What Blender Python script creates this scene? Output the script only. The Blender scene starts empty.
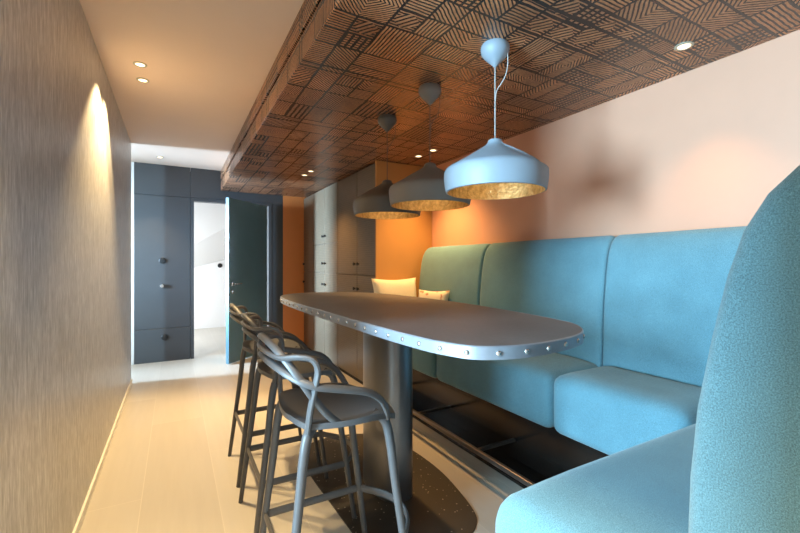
import bpy, bmesh, math, random
from mathutils import Vector, Matrix
PI = math.pi
random.seed(7)
SC = bpy.context.scene
COL = SC.collection

# ------------------------------------------------------------------ camera, world, lights, exposure
CAM_Z = 1.29
cam_d = bpy.data.cameras.new('camera')
cam_d.sensor_width = 36.0
cam_d.lens = 405.0 / 800.0 * 36.0
cam_d.shift_y = -2.5 / 800.0
cam_d.clip_start = 0.02
cam = bpy.data.objects.new('camera', cam_d)
cam.location = (0, 0, CAM_Z)
cam.rotation_euler = (PI / 2, 0, -math.atan(225.0 / 405.0))
COL.objects.link(cam)
SC.camera = cam

SC.view_settings.view_transform = 'Standard'
SC.view_settings.look = 'None'
SC.view_settings.gamma = 1.0
SC.view_settings.use_curve_mapping = False
SC.view_settings.exposure = 0.12

world = bpy.data.worlds.new('world')
SC.world = world
world.use_nodes = True
world.node_tree.nodes['Background'].inputs[0].default_value = (1.0, 0.96, 0.92, 1)
world.node_tree.nodes['Background'].inputs[1].default_value = 0.6

WARM = (1.0, 0.56, 0.20)

def area(name, loc, target, sx, sy, power, color, spread=180):
    l = bpy.data.lights.new(name, 'AREA')
    l.shape = 'RECTANGLE'; l.size = sx; l.size_y = sy
    l.energy = power; l.color = color; l.spread = math.radians(spread)
    o = bpy.data.objects.new(name, l)
    o.location = loc
    o.rotation_euler = (Vector(target) - Vector(loc)).to_track_quat('-Z', 'Y').to_euler()
    COL.objects.link(o)
    return o

def spot(name, loc, power, angle=70, blend=0.6, color=WARM, tilt=(0, 0), size=0.02):
    l = bpy.data.lights.new(name, 'SPOT')
    l.energy = power; l.color = color
    l.spot_size = math.radians(angle); l.spot_blend = blend
    l.shadow_soft_size = size
    o = bpy.data.objects.new(name, l)
    o.location = loc
    o.rotation_euler = (tilt[0], tilt[1], 0)
    COL.objects.link(o)
    return o

# daylight from the window to the left of the camera
area('daylight_window', (-2.5, 0.70, 1.45), (2.4, 1.30, 1.48), 0.50, 1.4, 430, (0.45, 0.77, 1.0))
# daylight from the window in the side passage by the far door
area('daylight_passage', (-2.2, 5.52, 1.45), (1.74, 5.25, 1.25), 0.34, 1.4, 130, (0.50, 0.75, 1.0), 66)
# daylight in the room behind the open door
area('daylight_beyond', (-1.1, 7.7, 0.95), (1.5, 8.7, 0.6), 1.3, 1.0, 90, (0.86, 0.93, 1.0))

DOWN_CORRIDOR = [(-0.2, 0.62), (-0.2, 0.88), (-0.2, 3.15), (-0.2, 3.41), (-0.16, 5.76)]
DOWN_SOFFIT = [(2.10, 1.02), (2.04, 3.055), (2.03, 3.29), (1.316, 4.40), (1.31, 4.63)]
CEIL = 2.60
SOF = 2.32
for (x, y), p in zip(DOWN_CORRIDOR, (120, 120, 185, 150, 70)):
    spot('downlight_lamp', (x, y, CEIL - 0.012), p, 82, 0.4, (1.0, 0.70, 0.34), (-0.12, 0.12))
for (x, y), p in zip(DOWN_SOFFIT, (24, 72, 72, 60, 60)):
    spot('downlight_lamp', (x, y, SOF - 0.012), p, 84 if p < 60 else 100, 0.9)

# ------------------------------------------------------------------ node helper
class G:
    def __init__(s, name):
        s.m = bpy.data.materials.new(name); s.m.use_nodes = True
        s.t = s.m.node_tree; s.n = s.t.nodes; s.b = s.n['Principled BSDF']
        s._tc = None
    def link(s, a, b): s.t.links.new(a, b)
    def put(s, sock, v):
        if hasattr(v, 'is_output'): s.link(v, sock)
        else: sock.default_value = v
    def math(s, op, a, b=None, c=None):
        n = s.n.new('ShaderNodeMath'); n.operation = op
        s.put(n.inputs[0], a)
        if b is not None: s.put(n.inputs[1], b)
        if c is not None: s.put(n.inputs[2], c)
        return n.outputs[0]
    def obj(s):
        if s._tc is None: s._tc = s.n.new('ShaderNodeTexCoord')
        return s._tc.outputs['Object']
    def xyz(s, v):
        n = s.n.new('ShaderNodeSeparateXYZ'); s.link(v, n.inputs[0]); return n.outputs
    def comb(s, x, y, z):
        n = s.n.new('ShaderNodeCombineXYZ')
        for i, v in enumerate((x, y, z)): s.put(n.inputs[i], v)
        return n.outputs[0]
    def scale(s, v, sc):
        n = s.n.new('ShaderNodeMapping'); s.link(v, n.inputs['Vector']); n.inputs['Scale'].default_value = sc
        return n.outputs[0]
    def noise(s, v, scale, detail=3.0, rough=0.55):
        n = s.n.new('ShaderNodeTexNoise'); s.link(v, n.inputs['Vector'])
        n.inputs['Scale'].default_value = scale; n.inputs['Detail'].default_value = detail
        n.inputs['Roughness'].default_value = rough
        return n.outputs['Fac']
    def white(s, v):
        n = s.n.new('ShaderNodeTexWhiteNoise'); n.noise_dimensions = '2D'; s.link(v, n.inputs['Vector'])
        return n.outputs['Value']
    def mixf(s, f, a, b):
        n = s.n.new('ShaderNodeMix'); n.data_type = 'FLOAT'
        s.put(n.inputs[0], f); s.put(n.inputs[2], a); s.put(n.inputs[3], b)
        return n.outputs[0]
    def mixc(s, f, a, b):
        n = s.n.new('ShaderNodeMix'); n.data_type = 'RGBA'
        s.put(n.inputs[0], f)
        for i, v in ((6, a), (7, b)):
            s.put(n.inputs[i], v if hasattr(v, 'is_output') else (*v, 1) if len(v) == 3 else v)
        return n.outputs[2]
    def ramp(s, f, stops):
        n = s.n.new('ShaderNodeValToRGB'); s.link(f, n.inputs[0])
        e = n.color_ramp.elements
        while len(e) < len(stops): e.new(0.5)
        for el, (p, c) in zip(e, stops): el.position = p; el.color = (*c, 1)
        return n.outputs[0]
    def bump(s, h, strength=0.3, dist=0.01):
        n = s.n.new('ShaderNodeBump'); s.link(h, n.inputs['Height'])
        n.inputs['Strength'].default_value = strength; n.inputs['Distance'].default_value = dist
        s.link(n.outputs[0], s.b.inputs['Normal'])
    def set(s, color=None, rough=None, metal=None, spec=None, sheen=None, emit=None, emit_s=1.0):
        b = s.b
        if color is not None: s.put(b.inputs['Base Color'], color if hasattr(color, 'is_output') else (*color, 1))
        if rough is not None: s.put(b.inputs['Roughness'], rough)
        if metal is not None: s.put(b.inputs['Metallic'], metal)
        if spec is not None: b.inputs['Specular IOR Level'].default_value = spec
        if sheen is not None: b.inputs['Sheen Weight'].default_value = sheen
        if emit is not None:
            b.inputs['Emission Color'].default_value = (*emit, 1); b.inputs['Emission Strength'].default_value = emit_s
        return s.m

def simple(name, color, rough=0.5, metal=0.0, var=0.12, scale=25, bump=0.0, spec=None, sheen=None):
    g = G(name)
    f = g.noise(g.obj(), scale, 4)
    lo = tuple(c * (1 - var) for c in color); hi = tuple(min(1, c * (1 + var)) for c in color)
    m = g.set(g.mixc(f, lo, hi), rough, metal, spec, sheen)
    if bump: g.bump(f, bump, 0.004)
    return m

def mat_fabric(name, base):
    g = G(name)
    v = g.obj()
    f1 = g.noise(v, 460, 2, 0.75); f2 = g.noise(v, 6, 3)
    f = g.math('MULTIPLY_ADD', f1, 0.85, g.math('MULTIPLY', f2, 0.15))
    c = g.ramp(f, [(0.32, tuple(x * 0.6 for x in base)), (0.5, base), (0.69, tuple(min(1, x * 1.5 + 0.015) for x in base))])
    m = g.set(c, 0.9, 0, 0.2, 0.25)
    g.bump(f1, 0.35, 0.003)
    return m

def mat_wallpaper():
    g = G('metallic taupe wallpaper')
    v = g.obj()
    f1 = g.noise(g.scale(v, (1, 75, 9)), 1.0, 4, 0.65)
    f2 = g.noise(g.scale(v, (1, 200, 22)), 1.0, 2, 0.6)
    f3 = g.noise(v, 1.2, 2)
    f = g.math('ADD', g.math('MULTIPLY', f1, 0.55), g.math('MULTIPLY', f2, 0.45))
    c = g.ramp(f, [(0.32, (0.33, 0.33, 0.335)), (0.5, (0.54, 0.535, 0.54)), (0.68, (0.82, 0.82, 0.82))])
    c = g.mixc(g.math('MULTIPLY', f3, 0.2), c, (0.50, 0.50, 0.505))
    m = g.set(c, g.mixf(f, 0.5, 0.33), 0.45)
    g.bump(f, 0.5, 0.004)
    return m

def mat_floor():
    g = G('pale oak planks')
    x, y, z = g.xyz(g.obj())
    W, L = 0.37, 1.9
    u = g.math('DIVIDE', g.math('ADD', x, 0.16), W)
    row = g.math('FLOOR', u)
    vv = g.math('DIVIDE', g.math('ADD', y, g.math('MULTIPLY', row, 0.731)), L)
    colv = g.math('FLOOR', vv)
    rnd = g.white(g.comb(row, colv, 0))
    fu = g.math('FRACT', u); fv = g.math('FRACT', vv)
    eu = g.math('MULTIPLY', g.math('MINIMUM', fu, g.math('SUBTRACT', 1.0, fu)), W)
    ev = g.math('MULTIPLY', g.math('MINIMUM', fv, g.math('SUBTRACT', 1.0, fv)), L)
    e = g.math('MINIMUM', eu, ev)
    seam = g.math('LESS_THAN', e, 0.0022)
    grain = g.noise(g.scale(g.obj(), (22, 1.6, 1)), 1.0, 5, 0.6)
    tone = g.math('ADD', g.math('MULTIPLY', rnd, 0.5), g.math('MULTIPLY', grain, 0.5))
    c = g.ramp(tone, [(0.15, (0.50, 0.46, 0.395)), (0.85, (0.61, 0.57, 0.50))])
    c = g.mixc(seam, c, (0.62, 0.575, 0.50))
    m = g.set(c, 0.38, 0, 0.4)
    g.bump(grain, 0.06, 0.002)
    return m

def mat_pattern():
    """soffit lining: patches of stripes, diamonds, leaves and chevrons in dark lines over copper"""
    g = G('copper relief lining with geometric patches')
    x, y, z = g.xyz(g.obj())
    wob = g.n.new('ShaderNodeTexNoise'); wob.inputs['Scale'].default_value = 14; g.link(g.obj(), wob.inputs['Vector'])
    wx = g.xyz(wob.outputs['Color'])
    U = g.math('MULTIPLY_ADD', wx[0], 0.012, g.math('ADD', x, z)); V = g.math('MULTIPLY_ADD', wx[1], 0.012, y)
    S = 0.26
    Pu = g.math('FLOOR', g.math('DIVIDE', U, S)); Pv = g.math('FLOOR', g.math('DIVIDE', V, S))
    r0 = g.white(g.comb(g.math('ADD', Pu, 31.7), g.math('ADD', Pv, 12.3), 0))
    # split some patches in halves and quarters
    su = g.mixf(g.math('GREATER_THAN', r0, 0.45), S, S / 2)
    sv = g.mixf(g.math('LESS_THAN', g.math('ABSOLUTE', g.math('SUBTRACT', r0, 0.5)), 0.28), S, S / 2)
    a = g.math('DIVIDE', U, su); b = g.math('DIVIDE', V, sv)
    cu = g.math('FLOOR', a); cv = g.math('FLOOR', b)
    lu = g.math('MULTIPLY', g.math('FRACT', a), su); lv = g.math('MULTIPLY', g.math('FRACT', b), sv)   # metres in the patch
    rnd = g.white(g.comb(g.math('MULTIPLY_ADD', cu, 1.37, Pu), g.math('MULTIPLY_ADD', cv, 2.11, Pv), 0))
    k = g.math('FLOOR', g.math('MULTIPLY', rnd, 9.0))
    hu = g.math('ABSOLUTE', g.math('SUBTRACT', lu, g.math('MULTIPLY', su, 0.5)))
    hv = g.math('ABSOLUTE', g.math('SUBTRACT', lv, g.math('MULTIPLY', sv, 0.5)))
    P = 1 / 0.0175
    fr = lambda v: g.math('FRACT', v)
    w0 = fr(g.math('MULTIPLY', lu, P))
    w1 = fr(g.math('MULTIPLY', lv, P))
    w2 = fr(g.math('MULTIPLY', g.math('ADD', hu, hv), P * 0.9))
    w3 = fr(g.math('MULTIPLY', g.math('MAXIMUM', hu, hv), P))
    # leaf: an ellipse of slanted strokes, fine stripes around it
    ell = g.math('ADD', g.math('POWER', g.math('DIVIDE', hu, g.math('MULTIPLY', su, 0.48)), 1.3),
                 g.math('POWER', g.math('DIVIDE', hv, g.math('MULTIPLY', sv, 0.40)), 1.3))
    wl = fr(g.math('MULTIPLY', g.math('ADD', lu, g.math('MULTIPLY', lv, 0.7)), P * 0.62))
    w4 = g.mixf(g.math('LESS_THAN', ell, 1.0), g.math('MULTIPLY', w1, 0.72), wl)
    w5 = fr(g.math('MULTIPLY', g.math('ADD', lv, g.math('MULTIPLY', hu, 0.8)), P * 0.8))
    # bricks: short bars
    w6 = g.math('MINIMUM', fr(g.math('MULTIPLY', lu, P * 0.55)), fr(g.math('MULTIPLY', lv, P * 0.9)))
    w7 = fr(g.math('MULTIPLY', g.math('SUBTRACT', lu, g.math('MULTIPLY', lv, 1.3)), P * 0.66))
    w = w0
    for i, wi in enumerate((w1, w2, w7, w4, w5, w6, w1, w4)):
        w = g.mixf(g.math('COMPARE', k, float(i + 1), 0.1), w, wi)
    line = g.math('GREATER_THAN', w, 0.43)
    edge = g.math('MINIMUM', g.math('MINIMUM', lu, g.math('SUBTRACT', su, lu)), g.math('MINIMUM', lv, g.math('SUBTRACT', sv, lv)))
    line = g.math('MULTIPLY', line, g.math('GREATER_THAN', edge, 0.006))
    # panel joints every 0.9 m along the soffit
    pj = g.math('FRACT', g.math('DIVIDE', g.math('SUBTRACT', V, 0.225), 0.9))
    line = g.math('MULTIPLY', line, g.math('GREATER_THAN', pj, 0.02))
    n1 = g.noise(g.obj(), 3.0, 3); n2 = g.noise(g.obj(), 60, 3)
    cop = g.ramp(g.math('ADD', g.math('MULTIPLY', n1, 0.6), g.math('MULTIPLY', n2, 0.4)),
                 [(0.3, (0.27, 0.11, 0.048)), (0.5, (0.58, 0.245, 0.105)), (0.7, (0.76, 0.38, 0.19))])
    dull = g.math('MULTIPLY', g.white(g.comb(g.math('ADD', cu, 71.3), g.math('ADD', cv, 5.9), 0)), 0.38)
    cop = g.mixc(dull, cop, (0.14, 0.095, 0.07))
    c = g.mixc(line, (0.042, 0.034, 0.031), cop)
    m = g.set(c, g.mixf(line, 0.27, 0.38), 0.25, 0.6)
    g.bump(g.math('SUBTRACT', 1.0, line), 0.35, 0.004)
    return m

def mat_zinc_top():
    g = G('brown grey patinated table top')
    f = g.noise(g.obj(), 3.5, 5, 0.6); f2 = g.noise(g.obj(), 60, 3)
    c = g.ramp(g.math('ADD', g.math('MULTIPLY', f, 0.7), g.math('MULTIPLY', f2, 0.3)),
               [(0.3, (0.115, 0.106, 0.106)), (0.7, (0.185, 0.170, 0.168))])
    return g.set(c, g.mixf(f, 0.45, 0.58), 0.0, 0.4)

def mat_base_plate():
    g = G('dark plate with pale specks')
    vo = g.n.new('ShaderNodeTexVoronoi'); vo.inputs['Scale'].default_value = 34
    g.link(g.obj(), vo.inputs['Vector'])
    keep = g.math('GREATER_THAN', g.noise(g.obj(), 7, 2), 0.47)
    sp = g.math('MULTIPLY', g.math('LESS_THAN', vo.outputs['Distance'], 0.15), keep)
    c = g.mixc(sp, (0.055, 0.046, 0.036), (0.36, 0.31, 0.24))
    return g.set(c, 0.45, 0.4)

def mat_gold():
    g = G('gold leaf')
    f = g.noise(g.obj(), 45, 4, 0.7)
    m = g.set(g.ramp(f, [(0.3, (0.50, 0.29, 0.10)), (0.7, (1.0, 0.72, 0.34))]), g.mixf(f, 0.22, 0.5), 0.9)
    g.bump(f, 0.8, 0.01)
    return m

def mat_weave(name, a, b):
    g = G(name)
    x, y, z = g.xyz(g.obj())
    w = g.math('FRACT', g.math('MULTIPLY', z, 1 / 0.022))
    n = g.noise(g.scale(g.obj(), (8, 8, 40)), 1.0, 3)
    f = g.math('ADD', g.math('MULTIPLY', g.math('PINGPONG', w, 0.5), 0.8), g.math('MULTIPLY', n, 0.5))
    m = g.set(g.ramp(f, [(0.2, a), (0.7, b)]), 0.3, 0.15)
    g.bump(f, 0.25, 0.004)
    return m

def mat_pillow():
    g = G('cream cloth with rust flowers')
    n = g.noise(g.obj(), 17, 2, 0.4); f = g.noise(g.obj(), 300, 2)
    c = g.ramp(n, [(0.58, (0.78, 0.68, 0.52)), (0.64, (0.50, 0.24, 0.15))])
    m = g.set(c, 0.9); g.bump(f, 0.2, 0.002)
    return m

M = {}
M['wallpaper'] = mat_wallpaper()
M['floor'] = mat_floor()
M['ceiling'] = simple('ceiling paint', (0.80, 0.63, 0.52), 0.7, var=0.03, scale=4)
M['apricot'] = simple('apricot wall paint', (0.67, 0.355, 0.235), 0.55, var=0.04, scale=5)
M['orange'] = simple('orange wall paint', (0.62, 0.22, 0.06), 0.5, var=0.05, scale=6)
M['panel_orange'] = simple('orange end panel paint', (0.48, 0.25, 0.08), 0.5, var=0.04, scale=6)
M['white'] = simple('white paint', (0.80, 0.79, 0.77), 0.5, var=0.02)
M['cream'] = simple('cream skirting paint', (0.88, 0.85, 0.76), 0.45, var=0.03)
M['slate'] = simple('dark slate panel paint', (0.055, 0.057, 0.061), 0.42, var=0.10, scale=4)
M['slate2'] = simple('slate side panel paint', (0.045, 0.052, 0.060), 0.42, var=0.10, scale=4)
M['door'] = simple('dark blue green door paint', (0.085, 0.16, 0.20), 0.30, var=0.10, scale=5)
M['dooredge'] = simple('door edge tinted with blue daylight', (0.07, 0.17, 0.22), 0.4, var=0.08)  # blue daylight falling on the closing edge is put into this colour
M['gap'] = simple('dark shadow gap', (0.012, 0.011, 0.010), 0.7, var=0.1)
M['pattern'] = mat_pattern()
M['teal'] = mat_fabric('teal wool upholstery', (0.118, 0.255, 0.312))
M['bronze'] = simple('dark bronze metal', (0.055, 0.046, 0.040), 0.17, 0.75, 0.2, 8)
M['rail'] = simple('dark steel rail', (0.16, 0.14, 0.125), 0.3, 0.7, 0.1)
M['tabletop'] = mat_zinc_top()
M['zinc'] = simple('zinc edge band', (0.34, 0.365, 0.41), 0.42, 0.4, 0.15, 20)
M['rivet'] = simple('bright rivet metal', (0.62, 0.60, 0.58), 0.25, 0.9, 0.1)
M['column'] = simple('brushed dark steel', (0.20, 0.20, 0.21), 0.33, 0.8, 0.12, 10)
M['plate'] = mat_base_plate()
M['stool'] = simple('charcoal moulded plastic', (0.085, 0.084, 0.088), 0.42, 0.0, 0.1, 30, spec=0.5)
M['shade_blue'] = simple('pale blue grey ceramic', (0.25, 0.30, 0.35), 0.5, 0.0, 0.06, 12, bump=0.05)
M['shade_taupe'] = simple('taupe ceramic', (0.20, 0.175, 0.155), 0.5, 0.0, 0.08, 12, bump=0.05)
M['shade_brown'] = simple('dark brown ceramic', (0.11, 0.095, 0.08), 0.5, 0.0, 0.08, 12, bump=0.05)
M['gold'] = mat_gold()
M['cable'] = simple('grey cloth cable', (0.45, 0.44, 0.43), 0.7)
M['cable_dark'] = simple('dark cloth cable', (0.12, 0.10, 0.09), 0.7)
M['weave'] = mat_weave('tan woven cabinet front', (0.12, 0.092, 0.062), (0.185, 0.145, 0.10))
M['cabbody'] = simple('dark tan cabinet body', (0.16, 0.12, 0.085), 0.5)
M['knob'] = simple('dark iron knob', (0.04, 0.035, 0.03), 0.4, 0.6)
M['chrome'] = simple('brushed nickel', (0.62, 0.63, 0.64), 0.25, 0.95, 0.05)
M['black'] = simple('black plastic', (0.012, 0.012, 0.013), 0.4)
M['cushion'] = simple('cream linen', (0.80, 0.72, 0.56), 0.9, 0, 0.06, 60, bump=0.2)
M['pillow'] = mat_pillow()
g = G('warm lamp lens'); M['lens'] = g.set((0.9, 0.8, 0.6), 0.5, emit=(1.0, 0.80, 0.48), emit_s=3.5)
M['ring'] = simple('pale lamp ring', (0.50, 0.46, 0.36), 0.4, 0.3)

# ------------------------------------------------------------------ mesh helpers
def obj(name, bm, mat, parent=None, loc=(0, 0, 0), rot=None, smooth=None, angle=40):
    me = bpy.data.meshes.new(name)
    bmesh.ops.recalc_face_normals(bm, faces=bm.faces)
    bm.normal_update()
    if smooth:
        for f in bm.faces: f.smooth = True
        if angle:
            for e in bm.edges:
                if len(e.link_faces) == 2 and e.calc_face_angle(0) > math.radians(angle): e.smooth = False
    bm.to_mesh(me); bm.free()
    me.materials.append(M[mat] if isinstance(mat, str) else mat)
    o = bpy.data.objects.new(name, me)
    o.location = loc
    if rot: o.rotation_euler = rot
    if parent: o.parent = parent
    COL.objects.link(o)
    return o

def tag(o, label, cat, group=None):
    o['label'] = label; o['category'] = cat
    if group: o['group'] = group
    return o

def thing(name, label, cat, loc=(0, 0, 0), rotz=0.0, group=None):
    o = bpy.data.objects.new(name, None)
    o.location = loc; o.rotation_euler = (0, 0, rotz); o.empty_display_size = 0.1
    COL.objects.link(o)
    return tag(o, label, cat, group)

def struct(o):
    o['kind'] = 'structure'; return o

def add_box(bm, x0, x1, y0, y1, z0, z1, bev=0.0, seg=2):
    r = bmesh.ops.create_cube(bm, size=1.0)
    vs = r['verts']
    for v in vs:
        v.co = Vector((x0 + (v.co.x + .5) * (x1 - x0), y0 + (v.co.y + .5) * (y1 - y0), z0 + (v.co.z + .5) * (z1 - z0)))
    if bev:
        es = set(e for v in vs for e in v.link_edges)
        bmesh.ops.bevel(bm, geom=list(es), offset=bev, segments=seg, profile=0.5, affect='EDGES')
    return bm

def box(x0, x1, y0, y1, z0, z1, bev=0.0, seg=2):
    return add_box(bmesh.new(), x0, x1, y0, y1, z0, z1, bev, seg)

def add_prism(bm, pts, z0, z1, bev=0.0, seg=2):
    a = [bm.verts.new((x, y, z0)) for x, y in pts]; b = [bm.verts.new((x, y, z1)) for x, y in pts]
    n = len(pts)
    fb = bm.faces.new(a[::-1]); ft = bm.faces.new(b)
    for i in range(n): bm.faces.new((a[i], a[(i + 1) % n], b[(i + 1) % n], b[i]))
    if bev:
        es = list(fb.edges) + list(ft.edges)
        bmesh.ops.bevel(bm, geom=es, offset=bev, segments=seg, profile=0.5, affect='EDGES')
    return bm

def add_lathe(bm, prof, n=32, c=(0, 0, 0), axis='Z', cap0=True, cap1=True):
    rings = []
    for r, h in prof:
        ring = []
        for i in range(n):
            a = 2 * PI * i / n
            p = (r * math.cos(a), r * math.sin(a), h)
            if axis == 'X': p = (h, p[0], p[1])
            if axis == 'Y': p = (p[0], h, p[1])
            ring.append(bm.verts.new((c[0] + p[0], c[1] + p[1], c[2] + p[2])))
        rings.append(ring)
    for a, b in zip(rings, rings[1:]):
        for i in range(n): bm.faces.new((a[i], a[(i + 1) % n], b[(i + 1) % n], b[i]))
    if cap0: bm.faces.new(rings[0][::-1])
    if cap1: bm.faces.new(rings[-1])
    return bm

def catmull(pts, k=8):
    P = [Vector(p) for p in pts]
    P = [P[0] * 2 - P[1]] + P + [P[-1] * 2 - P[-2]]
    out = []
    for i in range(1, len(P) - 2):
        a, b, c, d = P[i - 1:i + 3]
        for j in range(k):
            t = j / k
            out.append(0.5 * (2 * b + (c - a) * t + (2 * a - 5 * b + 4 * c - d) * t * t + (3 * b - a - 3 * c + d) * t ** 3))
    out.append(P[-2].copy())
    return out

def add_tube(bm, pts, r, n=10, flat=1.0, up=None):
    """r: number, or list along the path; flat squeezes the section"""
    P = [Vector(p) for p in pts]
    L = len(P)
    R = [r] * L if not isinstance(r, (list, tuple)) else [r[0] + (r[-1] - r[0]) * i / (L - 1) if len(r) == 2 else
         r[min(len(r) - 1, int(i / (L - 1) * (len(r) - 1)))] for i in range(L)]
    t0 = (P[1] - P[0]).normalized()
    nrm = Vector(up) if up else (Vector((0, 0, 1)) if abs(t0.z) < 0.9 else Vector((1, 0, 0)))
    rings = []
    for i in range(L):
        t = (P[min(i + 1, L - 1)] - P[max(i - 1, 0)]).normalized()
        nrm = (nrm - t * nrm.dot(t)).normalized()
        bn = t.cross(nrm)
        rings.append([bm.verts.new(P[i] + R[i] * (math.cos(2 * PI * j / n) * bn + flat * math.sin(2 * PI * j / n) * nrm)) for j in range(n)])
    for a, b in zip(rings, rings[1:]):
        for j in range(n): bm.faces.new((a[j], a[(j + 1) % n], b[(j + 1) % n], b[j]))
    bm.faces.new(rings[0][::-1]); bm.faces.new(rings[-1])
    return bm

def soft_box(dx, dy, dz, r, crown=0.0, n=14):
    """a rounded, slightly crowned cushion block centred at the origin"""
    bm = bmesh.new()
    bmesh.ops.create_cube(bm, size=2.0)
    bmesh.ops.subdivide_edges(bm, edges=bm.edges[:], cuts=n, use_grid_fill=True)
    h = Vector((dx / 2, dy / 2, dz / 2))
    def stretch(t, half):     # put more vertices near the rounded rim
        k = r / half
        s = abs(t)
        s = s * (1 - k) / 0.7 if s < 0.7 else (1 - k) + (s - 0.7) / 0.3 * k
        return math.copysign(s * half, t)
    for v in bm.verts:
        p = Vector((stretch(v.co.x, h.x), stretch(v.co.y, h.y), stretch(v.co.z, h.z)))
        inner = Vector([max(-h[i] + r, min(h[i] - r, p[i])) for i in range(3)])
        d = p - inner
        if d.length > 1e-9:
            d = d.normalized() * r
        q = inner + d
        cx = max(0, 1 - (q.x / h.x) ** 2); cy = max(0, 1 - (q.y / h.y) ** 2)
        if q.z > 0: q.z += crown * min(1, cx * 1.6) * min(1, cy * 2.2)
        v.co = q
    return bm

def pillow_mesh(w, h, t, n=16):
    bm = bmesh.new()
    def pt(i, j, s):
        u = 2 * i / n - 1; v = 2 * j / n - 1
        k = max(0.0, (1 - u ** 4) * (1 - v ** 4)) ** 0.6
        pin = 1 - 0.10 * (1 - abs(u) ** 1.5) * abs(v) ** 6
        pin2 = 1 - 0.10 * (1 - abs(v) ** 1.5) * abs(u) ** 6
        return (u * w / 2 * pin2, s * t / 2 * k, v * h / 2 * pin)
    A = [[bm.verts.new(pt(i, j, 1)) for j in range(n + 1)] for i in range(n + 1)]
    B = [[A[i][j] if i in (0, n) or j in (0, n) else bm.verts.new(pt(i, j, -1)) for j in range(n + 1)] for i in range(n + 1)]
    for i in range(n):
        for j in range(n):
            bm.faces.new((A[i][j], A[i + 1][j], A[i + 1][j + 1], A[i][j + 1]))
            bm.faces.new((B[i][j], B[i][j + 1], B[i + 1][j + 1], B[i + 1][j]))
    return bm

# ------------------------------------------------------------------ the room
BACK = 6.20; RIGHT = 2.40; LEFT = -0.415
struct(obj('floor', box(-2.6, 2.6, -1.2, 9.2, -0.08, 0.0), 'floor'))
struct(obj('ceiling', box(-2.6, 2.6, -0.9, BACK + 0.12, CEIL, CEIL + 0.08), 'ceiling'))
struct(obj('wall_left', add_box(add_box(box(LEFT - 0.12, LEFT, 1.2, 5.25, 0, CEIL), LEFT - 0.12, LEFT, -0.9, 0.47, 0, CEIL), LEFT - 0.12, LEFT, 0.47, 1.2, 2.35, CEIL), 'wallpaper'))  # unseen stub and header beside the camera, added to block daylight on the near bench
struct(obj('baseboard_left', box(LEFT, LEFT + 0.012, 1.2, 5.25, 0, 0.05, 0.002), 'cream'))
struct(obj('wall_right', box(RIGHT, RIGHT + 0.12, -0.4, BACK + 0.12, 0, CEIL), 'apricot'))
# back wall: orange by the cabinets, slate panelling round the door, white in the side passage
DX0, DX1, DH = 0.227, 1.215, 2.15
struct(obj('wall_back', box(1.425, RIGHT, BACK, BACK + 0.12, 0, CEIL), 'orange'))
struct(obj('wall_passage', box(-2.6, -0.46, BACK, BACK + 0.12, 0, CEIL), 'white'))
struct(obj('baseboard_passage', box(-2.6, -0.465, BACK - 0.012, BACK, 0, 0.06), 'white'))
pw = bmesh.new()
for q in ((-0.46, DX0 - 0.045, 0.44, 2.19), (-0.46, DX0 - 0.045, 0.0, 0.435), (-0.46, DX0 - 0.045, 2.195, CEIL),
          (DX0 - 0.04, 1.425, 2.195, CEIL)):
    add_box(pw, q[0], q[1], BACK, BACK + 0.12, q[2], q[3], 0.003, 1)
add_box(pw, -0.45, DX0 - 0.05, BACK + 0.01, BACK + 0.1, 0.01, 2.5)
add_box(pw, DX0 - 0.06, 1.42, BACK + 0.01, BACK + 0.1, 2.18, 2.55)
struct(obj('wall_panelling', pw, 'slate'))
struct(obj('wall_panel_side', box(DX1 + 0.04, 1.425, BACK, BACK + 0.12, 0, 2.193, 0.003, 1), 'slate2'))
fr = bmesh.new()
add_box(fr, DX0 - 0.042, DX0, BACK - 0.004, BACK + 0.12, 0, DH + 0.042)
add_box(fr, DX1, DX1 + 0.04, BACK - 0.004, BACK + 0.12, 0, DH + 0.042)
add_box(fr, DX0, DX1, BACK - 0.004, BACK + 0.12, DH, DH + 0.042)
struct(obj('trim_doorframe', fr, 'slate'))

# the bright room beyond the door
struct(obj('wall_beyond', box(-1.2, 2.5, 9.0, 9.1, 0, 2.8), 'white'))
struct(obj('wall_beyond_left', box(-1.3, -1.2, BACK + 0.12, 9.1, 0, 2.8), 'white'))
struct(obj('wall_beyond_right', box(2.5, 2.6, BACK + 0.12, 9.1, 0, 2.8), 'white'))
struct(obj('ceiling_beyond', box(-1.3, 2.6, BACK + 0.12, 9.1, 2.8, 2.88), 'white'))
sl = bmesh.new()          # sloping underside across the far wall
vs = [sl.verts.new(p) for p in ((-1.0, 8.97, 0.85), (2.2, 8.97, 1.75), (2.2, 7.4, 2.8), (-1.0, 6.9, 2.8),
                                (-1.0, 9.0, 0.90), (2.2, 9.0, 1.80), (2.2, 9.0, 2.8), (-1.0, 9.0, 2.8))]
for q in ((0, 1, 2, 3), (7, 6, 5, 4), (0, 4, 5, 1), (1, 5, 6, 2), (2, 6, 7, 3), (3, 7, 4, 0)): sl.faces.new([vs[i] for i in q])
struct(obj('wall_slope', sl, 'white'))

# soffit: a thick patterned box with a shadow gap round its side
SX = 0.56
struct(obj('ceiling_soffit', box(SX, RIGHT, -0.6, BACK, SOF, SOF + 0.13, 0.004, 1), 'pattern'))
struct(obj('ceiling_soffit_upper', box(SX, RIGHT, -0.6, BACK, SOF + 0.158, CEIL, 0.004, 1), 'pattern'))
struct(obj('trim_soffit_gap', box(SX + 0.03, RIGHT, -0.6, BACK - 0.01, SOF + 0.13, SOF + 0.158), 'gap'))

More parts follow.
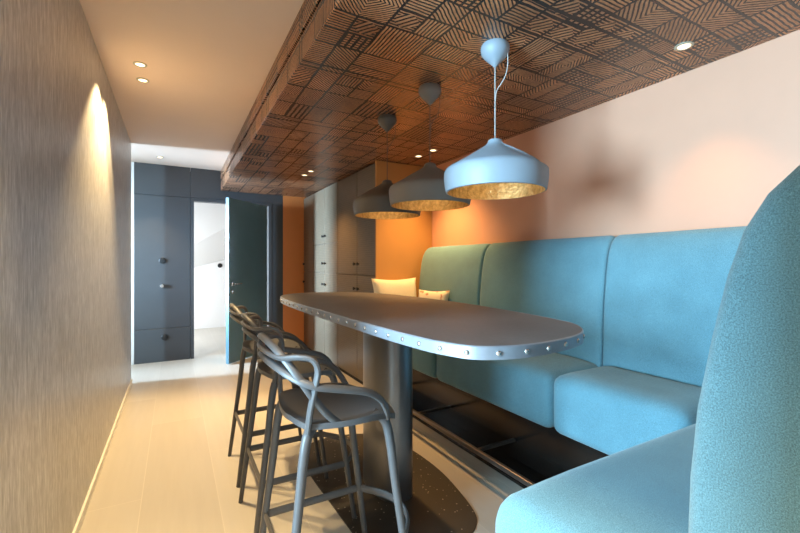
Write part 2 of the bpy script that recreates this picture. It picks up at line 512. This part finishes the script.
# ------------------------------------------------------------------ door leaf, standing open
hx, hy = 1.165, BACK - 0.045
ex, ey = 0.585, 5.60
ang = math.atan2(ey - hy, ex - hx); wid = math.hypot(ey - hy, ex - hx)
door = thing('door', 'dark blue green door standing half open at the far end of the room', 'door', (hx, hy, 0), ang)
obj('door_panel', box(0.0, wid - 0.006, -0.022, 0.022, 0.012, DH - 0.01, 0.002, 1), 'door', door)
obj('door_edge', box(wid - 0.006, wid, -0.0225, 0.0225, 0.012, DH - 0.01), 'dooredge', door)['label'] = 'closing edge of the door, blue daylight put into its colour'
for s in (1, -1):
    hb = bmesh.new()
    add_lathe(hb, [(0.026, 0.0), (0.026, 0.008), (0.012, 0.010), (0.011, 0.05)], 16, (wid - 0.065, s * 0.022, 1.03), 'Y') if s > 0 else \
        add_lathe(hb, [(0.026, 0.0), (0.026, -0.008), (0.012, -0.010), (0.011, -0.05)], 16, (wid - 0.065, s * 0.022, 1.03), 'Y')
    add_tube(hb, catmull([(wid - 0.065, s * 0.066, 1.03), (wid - 0.12, s * 0.07, 1.03), (wid - 0.19, s * 0.068, 1.03)], 5), 0.0095, 10)
    obj('handle', hb, 'chrome', door, smooth=True)
    kb = add_lathe(bmesh.new(), [(0.024, 0.0), (0.024, s * 0.007), (0.02, s * 0.009)], 16, (wid - 0.065, s * 0.022, 0.93), 'Y')
    ks = obj('keyhole_plate', kb, 'chrome', door, smooth=True)
    obj('keyhole', box(wid - 0.068, wid - 0.062, s * 0.031 - 0.001, s * 0.031 + 0.001, 0.92, 0.94), 'black', ks)
for z0, z1 in ((0.88, 1.10), (1.32, 1.56), (1.62, 1.72)):
    obj('lock_plate', box(wid, wid + 0.002, -0.011, 0.011, z0, z1), 'chrome', door)
for z in (0.25, 1.08, 1.9):
    obj('hinge', add_lathe(bmesh.new(), [(0.011, z - 0.05), (0.011, z + 0.05)], 12, (-0.014, 0.0, 0)), 'black', door, smooth=True)

# fittings on the slate panel
def disc(name, x, z, r, mat, label, cat, d=0.012):
    t = thing(name, label, cat, (x, BACK, z))
    obj('plate', add_lathe(bmesh.new(), [(r, 0.0), (r, -d * 0.6), (r * 0.86, -d)], 24, axis='Y'), mat, t, smooth=True)
    obj('insert', add_lathe(bmesh.new(), [(r * 0.62, -d), (r * 0.55, -d - 0.003)], 20, axis='Y'), mat, t, smooth=True)
disc('wall_switch', -0.145, 1.335, 0.040, 'black', 'round black switch at eye height on the slate wall panel', 'switch')
disc('wall_hook', -0.15, 1.00, 0.026, 'chrome', 'small round metal hook halfway up the slate wall panel', 'hook', 0.03)
disc('wall_socket', -0.12, 0.32, 0.040, 'black', 'round black socket low on the slate wall panel near the floor', 'socket')
disc('light_switch', 0.42, 1.30, 0.045, 'black', 'dark round fitting on the sloping white wall beyond the open door', 'switch')
bpy.data.objects['light_switch'].location = (0.80, 8.985, 1.26)

# ------------------------------------------------------------------ cabinets along the right side
CX = 1.74
cab_y = [3.64, 4.10, 4.70, 5.20, 5.70, 6.195]
cab_lab = ['tan woven-front tall cabinet nearest the bench, beside its orange end panel',
           'tan woven-front tall cabinet second from the bench',
           'tall woven-front cabinet in the middle of the row of five',
           'pale daylit tall cabinet second from the far wall',
           'tall cabinet in the shadowed corner against the orange far wall']
for i in range(5):
    y0, y1 = cab_y[i], cab_y[i + 1]
    t = thing('tall_cabinet', cab_lab[i], 'cabinet', (CX, (y0 + y1) / 2, 0), 0, 'tall cabinets along the right side')
    w = (y1 - y0) / 2
    obj('body', box(0.02, RIGHT - CX - 0.002, -w + 0.001, w - 0.001, 0.0, SOF - 0.012), 'cabbody', t)
    obj('plinth', box(0.012, 0.02, -w + 0.002, w - 0.002, 0.0, 0.035), 'gap', t)
    rows = [(0.04, 1.165, 1.02), (1.175, 2.29, 1.29)] if i < 2 or i == 4 else [(0.04, 1.165, 1.02), (1.175, 1.55, 1.30), (1.56, 2.29, 1.66)]
    for z0, z1, kz in rows:
        d = obj('door', box(0.0, 0.019, -w + 0.004, w - 0.004, z0, z1, 0.003, 1), 'weave', t)
        ky = w - 0.05 if i % 2 == 0 else -w + 0.05
        obj('knob', add_lathe(bmesh.new(), [(0.008, 0.0), (0.008, -0.012), (0.018, -0.016), (0.018, -0.026), (0.01, -0.03)], 14, (0, ky, kz), 'X'), 'knob', d, smooth=True)
tag(obj('end_panel', box(CX - 0.004, RIGHT - 0.002, cab_y[0] - 0.028, cab_y[0] - 0.003, 0, SOF - 0.004, 0.002, 1), 'panel_orange'),
    'orange panel closing the row of cabinets behind the bench', 'panel')

# ------------------------------------------------------------------ banquettes
BACK_PROF = [(0.355, 0.60), (0.352, 0.80), (0.347, 0.95), (0.337, 1.06), (0.317, 1.175), (0.297, 1.270), (0.276, 1.340),
             (0.248, 1.390), (0.214, 1.425), (0.173, 1.449), (0.130, 1.460), (0.085, 1.457), (0.05, 1.440), (0.03, 1.40), (0.024, 1.34), (0.02, 1.2), (0.02, 0.60)]
def back_mesh(length, r0=0.04, r1=0.04, prof=BACK_PROF, bulge=0.012):
    """upholstered back: profile (distance from wall, height) lofted along its length, ends rolled over"""
    bm = bmesh.new()
    P = [Vector(p) for p in prof]; n = len(P)
    N = []
    for i in range(n):
        t = (P[(i + 1) % n] - P[i - 1]).normalized(); N.append(Vector((-t.y, t.x)))
    st = []
    for k in range(7):
        a = k / 6 * PI / 2
        st.append((r0 * (1 - math.sin(a)), r0 * (1 - math.cos(PI / 2 - a)) if False else r0 * (1 - math.sin(a))))
    stations = [(r0 * (1 - math.cos(a)), r0 * (1 - math.sin(a))) for a in [k / 6 * PI / 2 for k in range(7)]]
    stations += [(r0 + (length - r0 - r1) * k / 10, 0.0) for k in range(1, 10)]
    stations += [(length - r1 * (1 - math.cos(a)), r1 * (1 - math.sin(a))) for a in [k / 6 * PI / 2 for k in range(6, -1, -1)]]
    rings = []
    for s, ins in stations:
        c = math.sin(PI * max(0, min(1, s / length)))
        ring = []
        for i in range(n):
            q = P[i] + N[i] * ins
            if i < 10: q = q - N[i] * bulge * c
            ring.append(bm.verts.new((q.x, s, q.y)))
        rings.append(ring)
    for a, b in zip(rings, rings[1:]):
        for i in range(n): bm.faces.new((a[i], a[(i + 1) % n], b[(i + 1) % n], b[i]))
    bm.faces.new(rings[0][::-1]); bm.faces.new(rings[-1])
    return bm

SEAT_T = 0.715; SEAT_B = 0.395
bench = thing('banquette', 'long teal upholstered banquette along the apricot wall behind the table', 'bench', (RIGHT - 0.002, 0, 0))
secs = [(0.40, 1.50), (1.50, 2.60), (2.60, 3.60)]
for i, (y0, y1) in enumerate(secs):
    ln = y1 - y0 - 0.006
    b = back_mesh(ln, 0.03, 0.10 if i == 2 else 0.03)
    for v in b.verts: v.co = Vector((-v.co.x * 0.62, v.co.y + y0 + 0.003, v.co.z + 0.004 * max(0, (v.co.z - 0.6) / 0.85)))
    obj('backrest', b, 'teal', bench, smooth=True, angle=60)
    sy0 = max(y0, 0.835)
    s = soft_box(0.47, y1 - sy0 - 0.006, SEAT_T - SEAT_B - 0.015, 0.05, 0.022)
    for v in s.verts: v.co += Vector((-0.185 - 0.235, (sy0 + y1) / 2, (SEAT_T + SEAT_B) / 2 - 0.01))
    obj('seat_cushion', s, 'teal', bench, smooth=True, angle=None)
RAILX, RAILZ = -0.78, 0.142
obj('kick_panel', add_box(box(-0.46, -0.42, 0.86, 3.60, 0.0, SEAT_B, 0.002, 1), RAILX + 0.13, -0.46, 0.90, 3.58, 0.0, 0.02, 0.002, 1), 'bronze', bench)
rl = obj('foot_rail', box(RAILX - 0.013, RAILX + 0.013, 0.90, 3.58, RAILZ - 0.014, RAILZ + 0.014, 0.004, 2), 'rail', bench)
for y in (1.25, 1.95, 2.65, 3.35):
    obj('bracket', box(RAILX + 0.013, -0.46, y - 0.011, y + 0.011, RAILZ - 0.009, RAILZ + 0.009, 0.002, 1), 'rail', rl)

NX = 0.708
near = thing('banquette', 'teal banquette end section in the right foreground, close to the camera', 'bench', (NX, 0, 0))
b = back_mesh(RIGHT - NX - 0.30, 0.035, 0.02)
for v in b.verts: v.co = Vector((v.co.y, v.co.x, v.co.z))
obj('backrest', b, 'teal', near, smooth=True, angle=60)
s = soft_box(RIGHT - NX - 0.26, 0.50, SEAT_T - SEAT_B - 0.02, 0.085, 0.014)
for v in s.verts: v.co += Vector(((RIGHT - NX - 0.26) / 2, 0.58, (SEAT_T + SEAT_B) / 2 - 0.01))
obj('seat_cushion', s, 'teal', near, smooth=True, angle=None)
obj('kick_panel', box(0.30, RIGHT - NX - 0.45, 0.30, 0.56, 0.0, SEAT_B, 0.002, 1), 'bronze', near)

# cushions at the far end of the bench
c = obj('cushion', pillow_mesh(0.50, 0.44, 0.16), 'cushion', None, (1.90, 3.50, 0.72 + 0.215), (math.radians(-10), 0, 0), smooth=True, angle=None)
tag(c, 'plain cream cushion propped against the orange end panel', 'cushion')
c = obj('cushion', pillow_mesh(0.32, 0.32, 0.12), 'pillow', None, (2.06, 3.10, 0.73 + 0.165), (math.radians(-12), 0, math.radians(-60)), smooth=True, angle=None)
tag(c, 'small cream cushion with rust flowers leaning on the teal backrest', 'cushion')

# ------------------------------------------------------------------ table
TZ = 1.05
tab = thing('bar_table', 'long round-ended bar table with riveted metal edge in front of the banquette', 'table', (1.10, 2.10, 0))
def table_outline(hx_, hy_, rx, ry, n=16, e=2.0):
    pts = []
    for sx, sy, a0 in ((1, 1, 0), (-1, 1, PI / 2), (-1, -1, PI), (1, -1, 3 * PI / 2)):
        for k in range(n + 1):
            a = a0 + PI / 2 * k / n
            pts.append((sx * (hx_ - rx) + rx * math.copysign(abs(math.cos(a)) ** (2 / e), math.cos(a)),
                        sy * (hy_ - ry) + ry * math.copysign(abs(math.sin(a)) ** (2 / e), math.sin(a))))
    out = [pts[0]]
    for p in pts[1:]:
        if math.hypot(p[0] - out[-1][0], p[1] - out[-1][1]) > 1e-4: out.append(p)
    return out
TP = [(0.70, 1.13), (0.72, 1.03), (0.765, 0.93), (0.85, 0.885), (0.95, 0.872), (1.06, 0.88), (1.18, 0.905), (1.28, 0.95), (1.37, 1.03), (1.43, 1.13),
      (1.475, 1.32), (1.515, 1.58), (1.545, 1.85), (1.555, 2.14), (1.54, 2.50), (1.49, 2.87), (1.41, 3.09), (1.27, 3.26), (1.07, 3.34), (0.90, 3.33),
      (0.77, 3.24), (0.69, 3.08), (0.657, 2.82), (0.652, 2.4), (0.665, 1.94), (0.68, 1.4)]
TP = [(x - 1.10, y - 2.10) for x, y in TP]
cl_ = catmull([(x, y, 0) for x, y in TP[-2:] + TP + TP[:3]], 5)
out = [(v.x, v.y) for v in cl_[10:10 + 5 * len(TP)]]
def inset(pts, d):
    r = []
    for i in range(len(pts)):
        q = Vector(pts[(i + 1) % len(pts)]) - Vector(pts[i - 1]); q.normalize()
        r.append((pts[i][0] - q.y * d, pts[i][1] + q.x * d))
    return r
inn = inset(out, 0.004)
obj('tabletop', add_prism(bmesh.new(), inn, TZ - 0.036, TZ, 0.003, 2), 'tabletop', tab, smooth=True)
eb = bmesh.new()
n = len(out)
inn3 = inn
rows_ = [(out, TZ - 0.040), (out, TZ - 0.003), (inn3, TZ + 0.0006), (inn3, TZ - 0.040)]
rv = [[eb.verts.new((x, y, z)) for x, y in ol] for ol, z in rows_]
for k in range(4):
    a, b = rv[k], rv[(k + 1) % 4]
    for i in range(n): eb.faces.new((a[i], a[(i + 1) % n], b[(i + 1) % n], b[i]))
band = obj('edge_band', eb, 'zinc', tab, smooth=True)
band['label'] = 'zinc band around the table edge'
# rivets along the band
seg = [math.hypot(out[(i + 1) % n][0] - out[i][0], out[(i + 1) % n][1] - out[i][1]) for i in range(n)]
per = sum(seg); NR = 62
rm = bmesh.new()
add_lathe(rm, [(0.0085, -0.001), (0.0085, 0.001), (0.0072, 0.0035), (0.004, 0.0055), (0.0005, 0.006)], 12, axis='X')
rivet0 = obj('rivet', rm, 'rivet', band, smooth=True)
for k in range(NR):
    s = per * k / NR; i = 0
    while s > seg[i]: s -= seg[i]; i += 1
    a, b = Vector(out[i]), Vector(out[(i + 1) % n]); p = a + (b - a) * (s / seg[i]); t = (b - a).normalized()
    o = rivet0 if k == 0 else rivet0.copy()
    o.location = (p.x, p.y, TZ - 0.021); o.rotation_euler = (0, 0, math.atan2(-t.x, t.y)); o.parent = band
    if k: COL.objects.link(o)
def ellipse(a, b, n=48, e=2.0):
    return [(a * math.copysign(abs(math.cos(2 * PI * i / n)) ** (2 / e), math.cos(2 * PI * i / n)),
             b * math.copysign(abs(math.sin(2 * PI * i / n)) ** (2 / e), math.sin(2 * PI * i / n))) for i in range(n)]
obj('pedestal', add_prism(bmesh.new(), [(x - 0.02, y) for x, y in ellipse(0.115, 0.20, 64, 2.3)], 0.006, TZ - 0.04), 'column', tab, smooth=True)
obj('collar', add_prism(bmesh.new(), ellipse(0.20, 0.34, 48, 2.4), TZ - 0.052, TZ - 0.0405), 'column', tab, smooth=True)
obj('base_plate', add_prism(bmesh.new(), [(x * 0.80 - 0.02, y * 0.57 + 0.07) for x, y in out], 0.0, 0.006, 0.002, 1), 'plate', tab, smooth=True)

# ------------------------------------------------------------------ bar stools
def make_stool(label, loc):
    t = thing('bar_stool', label, 'stool', loc, 0, 'charcoal bar stools along the table')
    SZ = 0.772
    # seat: dished shell, rounded square, deeper lip at the sides
    bm = bmesh.new(); n = 18
    def sp(i, j, top):
        u = 2 * i / n - 1; v = 2 * j / n - 1
        x = u * math.sqrt(1 - 0.30 * v * v); y = v * math.sqrt(1 - 0.30 * u * u)
        X = 0.004 + x * 0.195; Y = y * 0.225
        r2 = min(1, u * u * 0.8 + v * v)
        z = SZ - 0.034 * (1 - r2) - (0.022 * max(0, u) ** 3)
        return (X, Y, z if top else z - 0.013 - 0.007 * r2)
    A = [[bm.verts.new(sp(i, j, 1)) for j in range(n + 1)] for i in range(n + 1)]
    B = [[bm.verts.new(sp(i, j, 0)) for j in range(n + 1)] for i in range(n + 1)]
    for i in range(n):
        for j in range(n):
            bm.faces.new((A[i][j], A[i + 1][j], A[i + 1][j + 1], A[i][j + 1]))
            bm.faces.new((B[i][j], B[i][j + 1], B[i + 1][j + 1], B[i + 1][j]))
    for i in range(n):
        bm.faces.new((A[i][0], B[i][0], B[i + 1][0], A[i + 1][0])); bm.faces.new((A[i][n], A[i + 1][n], B[i + 1][n], B[i][n]))
        bm.faces.new((A[0][i], A[0][i + 1], B[0][i + 1], B[0][i])); bm.faces.new((A[n][i], B[n][i], B[n][i + 1], A[n][i + 1]))
    obj('seat', bm, 'stool', t, smooth=True, angle=50)
    foot = {}
    for sx in (-1, 1):
        for sy in (-1, 1):
            top = Vector((-0.155 if sx < 0 else 0.13, sy * 0.185, SZ - 0.025)); bot = Vector((-0.25 if sx < 0 else 0.235, sy * 0.215, 0.0))
            foot[(sx, sy)] = (top, bot)
            knee = top + Vector((-sx * 0.035, -sy * 0.03, 0.008))
            pts = catmull([knee, top + (bot - top) * 0.05, top + (bot - top) * 0.35, top + (bot - top) * 0.7, bot], 5)
            obj('leg', add_tube(bmesh.new(), pts, [0.0185, 0.0115], 10, 1.0), 'stool', t, smooth=True)
    def at(k, z):
        a, b = foot[k]; return a + (b - a) * ((a.z - z) / (a.z - b.z))
    RZ = 0.285
    for a, b, bul in (((-1, -1), (1, -1), None), ((-1, 1), (1, 1), None), ((-1, -1), (-1, 1), None), ((1, -1), (1, 1), 0.10)):
        p, q = at(a, RZ), at(b, RZ)
        if bul: pts = catmull([p, (p + q) / 2 * 0.5 + p * 0.5 + Vector((bul * 0.75, 0, 0)), (p + q) / 2 + Vector((bul, 0, 0)), (p + q) / 2 * 0.5 + q * 0.5 + Vector((bul * 0.75, 0, 0)), q], 6)
        else: pts = [p, p + (q - p) / 2, q]
        obj('foot_rail', add_tube(bmesh.new(), pts, 0.0075, 10, 2.2, (0, 0, 1)), 'stool', t, smooth=True)
    # three interlaced hoops of the back
    def hoop(half, r):
        half = [(x, y, z - 0.020 * max(0.0, min(1.0, (z - SZ) / 0.2))) for x, y, z in half]
        full = half + [(x, -y, z) for x, y, z in half[-2::-1]]
        obj('back_hoop', add_tube(bmesh.new(), catmull(full, 7), r, 10, 1.35, (0, 0, 1)), 'stool', t, smooth=True)
    # low arm line from the front corners to the lower back
    hoop([(0.135, -0.195, SZ - 0.03), (0.118, -0.212, SZ + 0.012), (0.085, -0.228, SZ + 0.062), (0.03, -0.24, SZ + 0.10), (-0.07, -0.244, SZ + 0.128), (-0.153, -0.236, SZ + 0.15), (-0.208, -0.19, SZ + 0.178), (-0.245, -0.11, SZ + 0.205), (-0.257, 0, SZ + 0.214)], 0.0098)
    # from the rear legs up to the arm, bending back
    hoop([(-0.155, -0.187, SZ - 0.03), (-0.153, -0.215, SZ + 0.06), (-0.143, -0.236, SZ + 0.15), (-0.138, -0.243, SZ + 0.205), (-0.155, -0.238, SZ + 0.238), (-0.192, -0.212, SZ + 0.244), (-0.228, -0.165, SZ + 0.236), (-0.252, -0.09, SZ + 0.238), (-0.262, 0, SZ + 0.243)], 0.0100)
    # from the sides of the seat, crossing both, to the top of the back
    hoop([(-0.05, -0.205, SZ - 0.015), (-0.095, -0.212, SZ + 0.03), (-0.145, -0.225, SZ + 0.10), (-0.180, -0.218, SZ + 0.160), (-0.218, -0.175, SZ + 0.225), (-0.248, -0.10, SZ + 0.268), (-0.262, 0, SZ + 0.284)], 0.0095)
    return t
make_stool('charcoal bar stool with looped back nearest the camera', (0.53, 1.48, 0))
make_stool('charcoal bar stool with looped back in the middle of the three', (0.56, 2.12, 0))
make_stool('charcoal bar stool with looped back farthest along, nearest the open door', (0.57, 2.72, 0))

# ------------------------------------------------------------------ pendants
def make_pendant(label, loc, mat, cab, rot, shade_top):
    t = thing('pendant_lamp', label, 'pendant lamp', loc, rot, 'pendant lamps in a row over the table')
    # loc is on the soffit; canopy is an upturned drop
    obj('canopy', add_lathe(bmesh.new(), [(0.060, 0.0), (0.066, -0.010), (0.067, -0.026), (0.063, -0.042), (0.048, -0.062), (0.028, -0.082), (0.012, -0.098), (0.005, -0.106)], 28), mat, t, smooth=True)
    obj('cable', add_tube(bmesh.new(), [(0, 0, -0.104), (0, 0, -0.3), (0, 0, shade_top + 0.005)], 0.0028, 8), cab, t, smooth=True)
    obj('cable_loop', add_tube(bmesh.new(), catmull([(0.055, 0.01, -0.03), (0.058, 0.008, -0.10), (0.045, 0.006, -0.16), (0.008, 0.003, -0.215), (0.002, 0.0, -0.26)], 6), 0.0022, 8), cab, t, smooth=True)
    n = 144
    prof = [(0.024, 0.0, 0.0), (0.032, -0.004, 0.0), (0.035, -0.014, 0.1), (0.042, -0.026, 0.35), (0.062, -0.042, 0.8), (0.095, -0.061, 1.0), (0.130, -0.081, 1.0), (0.165, -0.101, 0.9), (0.200, -0.121, 0.6),
            (0.222, -0.133, 0.3), (0.233, -0.143, 0.1), (0.238, -0.156, 0.0), (0.239, -0.180, 0.0), (0.236, -0.215, 0.0), (0.230, -0.245, 0.0)]
    def ring(bm, off, r, h, pl):
        vs = []
        for i in range(n):
            a = 2 * PI * i / n
            # two pleats: valleys pressed in at the sides of the cone
            f = abs(math.cos(a)); v = min(1.0, max(0.0, (f - 0.935) / 0.035))
            rr = (r - off) * (1 - 0.08 * pl * v)
            hh = h - pl * 0.050 * v + pl * 0.008 * math.exp(-((f - 0.925) / 0.03) ** 2)
            vs.append(bm.verts.new((max(0.003, rr) * math.cos(a), max(0.003, rr) * math.sin(a), shade_top + hh)))
        return vs
    bm = bmesh.new(); rings = [ring(bm, 0, *p) for p in prof]
    bm.faces.new(rings[0])
    for a, b in zip(rings, rings[1:]):
        for i in range(n): bm.faces.new((a[i], b[i], b[(i + 1) % n], a[(i + 1) % n]))
    # rim turns in
    rim = ring(bm, 0.007, 0.230, -0.247, 0)
    for i in range(n): bm.faces.new((rings[-1][i], rim[i], rim[(i + 1) % n], rings[-1][(i + 1) % n]))
    sh = obj('shade', bm, mat, t, smooth=True, angle=35)
    bm = bmesh.new(); rings = [ring(bm, 0.008, p[0], p[1] - 0.010, p[2]) for p in prof[2:-1]] + [ring(bm, 0.0065, 0.230, -0.2465, 0)]
    bm.faces.new(rings[0][::-1])
    for a, b in zip(rings, rings[1:]):
        for i in range(n): bm.faces.new((a[i], b[i], b[(i + 1) % n], a[(i + 1) % n]))
    gi = obj('gold_lining', bm, 'gold', sh, smooth=True)
    hold = obj('lamp_holder', add_lathe(bmesh.new(), [(0.016, -0.02), (0.018, -0.03), (0.018, -0.075)], 16, (0, 0, shade_top)), 'cable_dark', t, smooth=True)
    obj('bulb', add_lathe(bmesh.new(), [(0.012, -0.075), (0.020, -0.095), (0.026, -0.115), (0.024, -0.133), (0.013, -0.146), (0.002, -0.150)], 16, (0, 0, shade_top)), 'lens', hold, smooth=True)
    l = bpy.data.lights.new('pendant_bulb', 'POINT'); l.energy = 0.35; l.color = (1.0, 0.72, 0.38); l.shadow_soft_size = 0.03
    lo = bpy.data.objects.new('pendant_bulb', l); lo.location = (0, 0, shade_top - 0.185); lo.parent = t; COL.objects.link(lo)
    gi['label'] = 'gold leaf inside of the shade'
    return t
ps = SOF
make_pendant('pale blue grey pendant lamp, largest and nearest of the row', (1.316, 1.448, ps), 'shade_blue', 'cable', math.radians(-62), -0.445)
make_pendant('taupe pendant lamp in the middle of the row', (1.297, 1.976, ps), 'shade_taupe', 'cable_dark', math.radians(-54), -0.445)
make_pendant('dark brown pendant lamp farthest along the row', (1.30, 2.525, ps), 'shade_brown', 'cable_dark', math.radians(-46), -0.445)

# ------------------------------------------------------------------ downlights
def make_down(x, y, z, label, group):
    t = thing('downlight', label, 'downlight', (x, y, z), 0, group)
    bm = bmesh.new()
    add_lathe(bm, [(0.027, -0.0005), (0.040, -0.0005), (0.040, -0.003), (0.036, -0.005), (0.028, -0.0055), (0.027, -0.0005)], 28, cap0=False, cap1=False)
    obj('trim_ring', bm, 'ring', t, smooth=True)
    obj('lens', add_lathe(bmesh.new(), [(0.0265, -0.0006), (0.0265, -0.002)], 24), 'lens', t)
cl = ['round downlight in the plain ceiling just ahead of the camera, nearer of two', 'round downlight in the plain ceiling just ahead of the camera, farther of two',
      'nearer of the two lit downlights in the plain ceiling by the left wall', 'farther of the two lit downlights in the plain ceiling by the left wall',
      'single downlight in the plain ceiling before the slate wall panel']
for i in range(2, 5): make_down(*DOWN_CORRIDOR[i], CEIL, cl[i], 'downlights in the plain ceiling')
sl_ = ['single downlight in the patterned soffit above the right foreground bench',
       'downlight in the soffit above the far bench cushions, nearer of the pair', 'downlight in the soffit above the far bench cushions, farther of the pair',
       'downlight in the soffit in front of the cabinets, nearer of the pair', 'downlight in the soffit in front of the cabinets, farther of the pair']
for (x, y), lb in zip(DOWN_SOFFIT, sl_): make_down(x, y, SOF, lb, 'downlights in the patterned soffit')
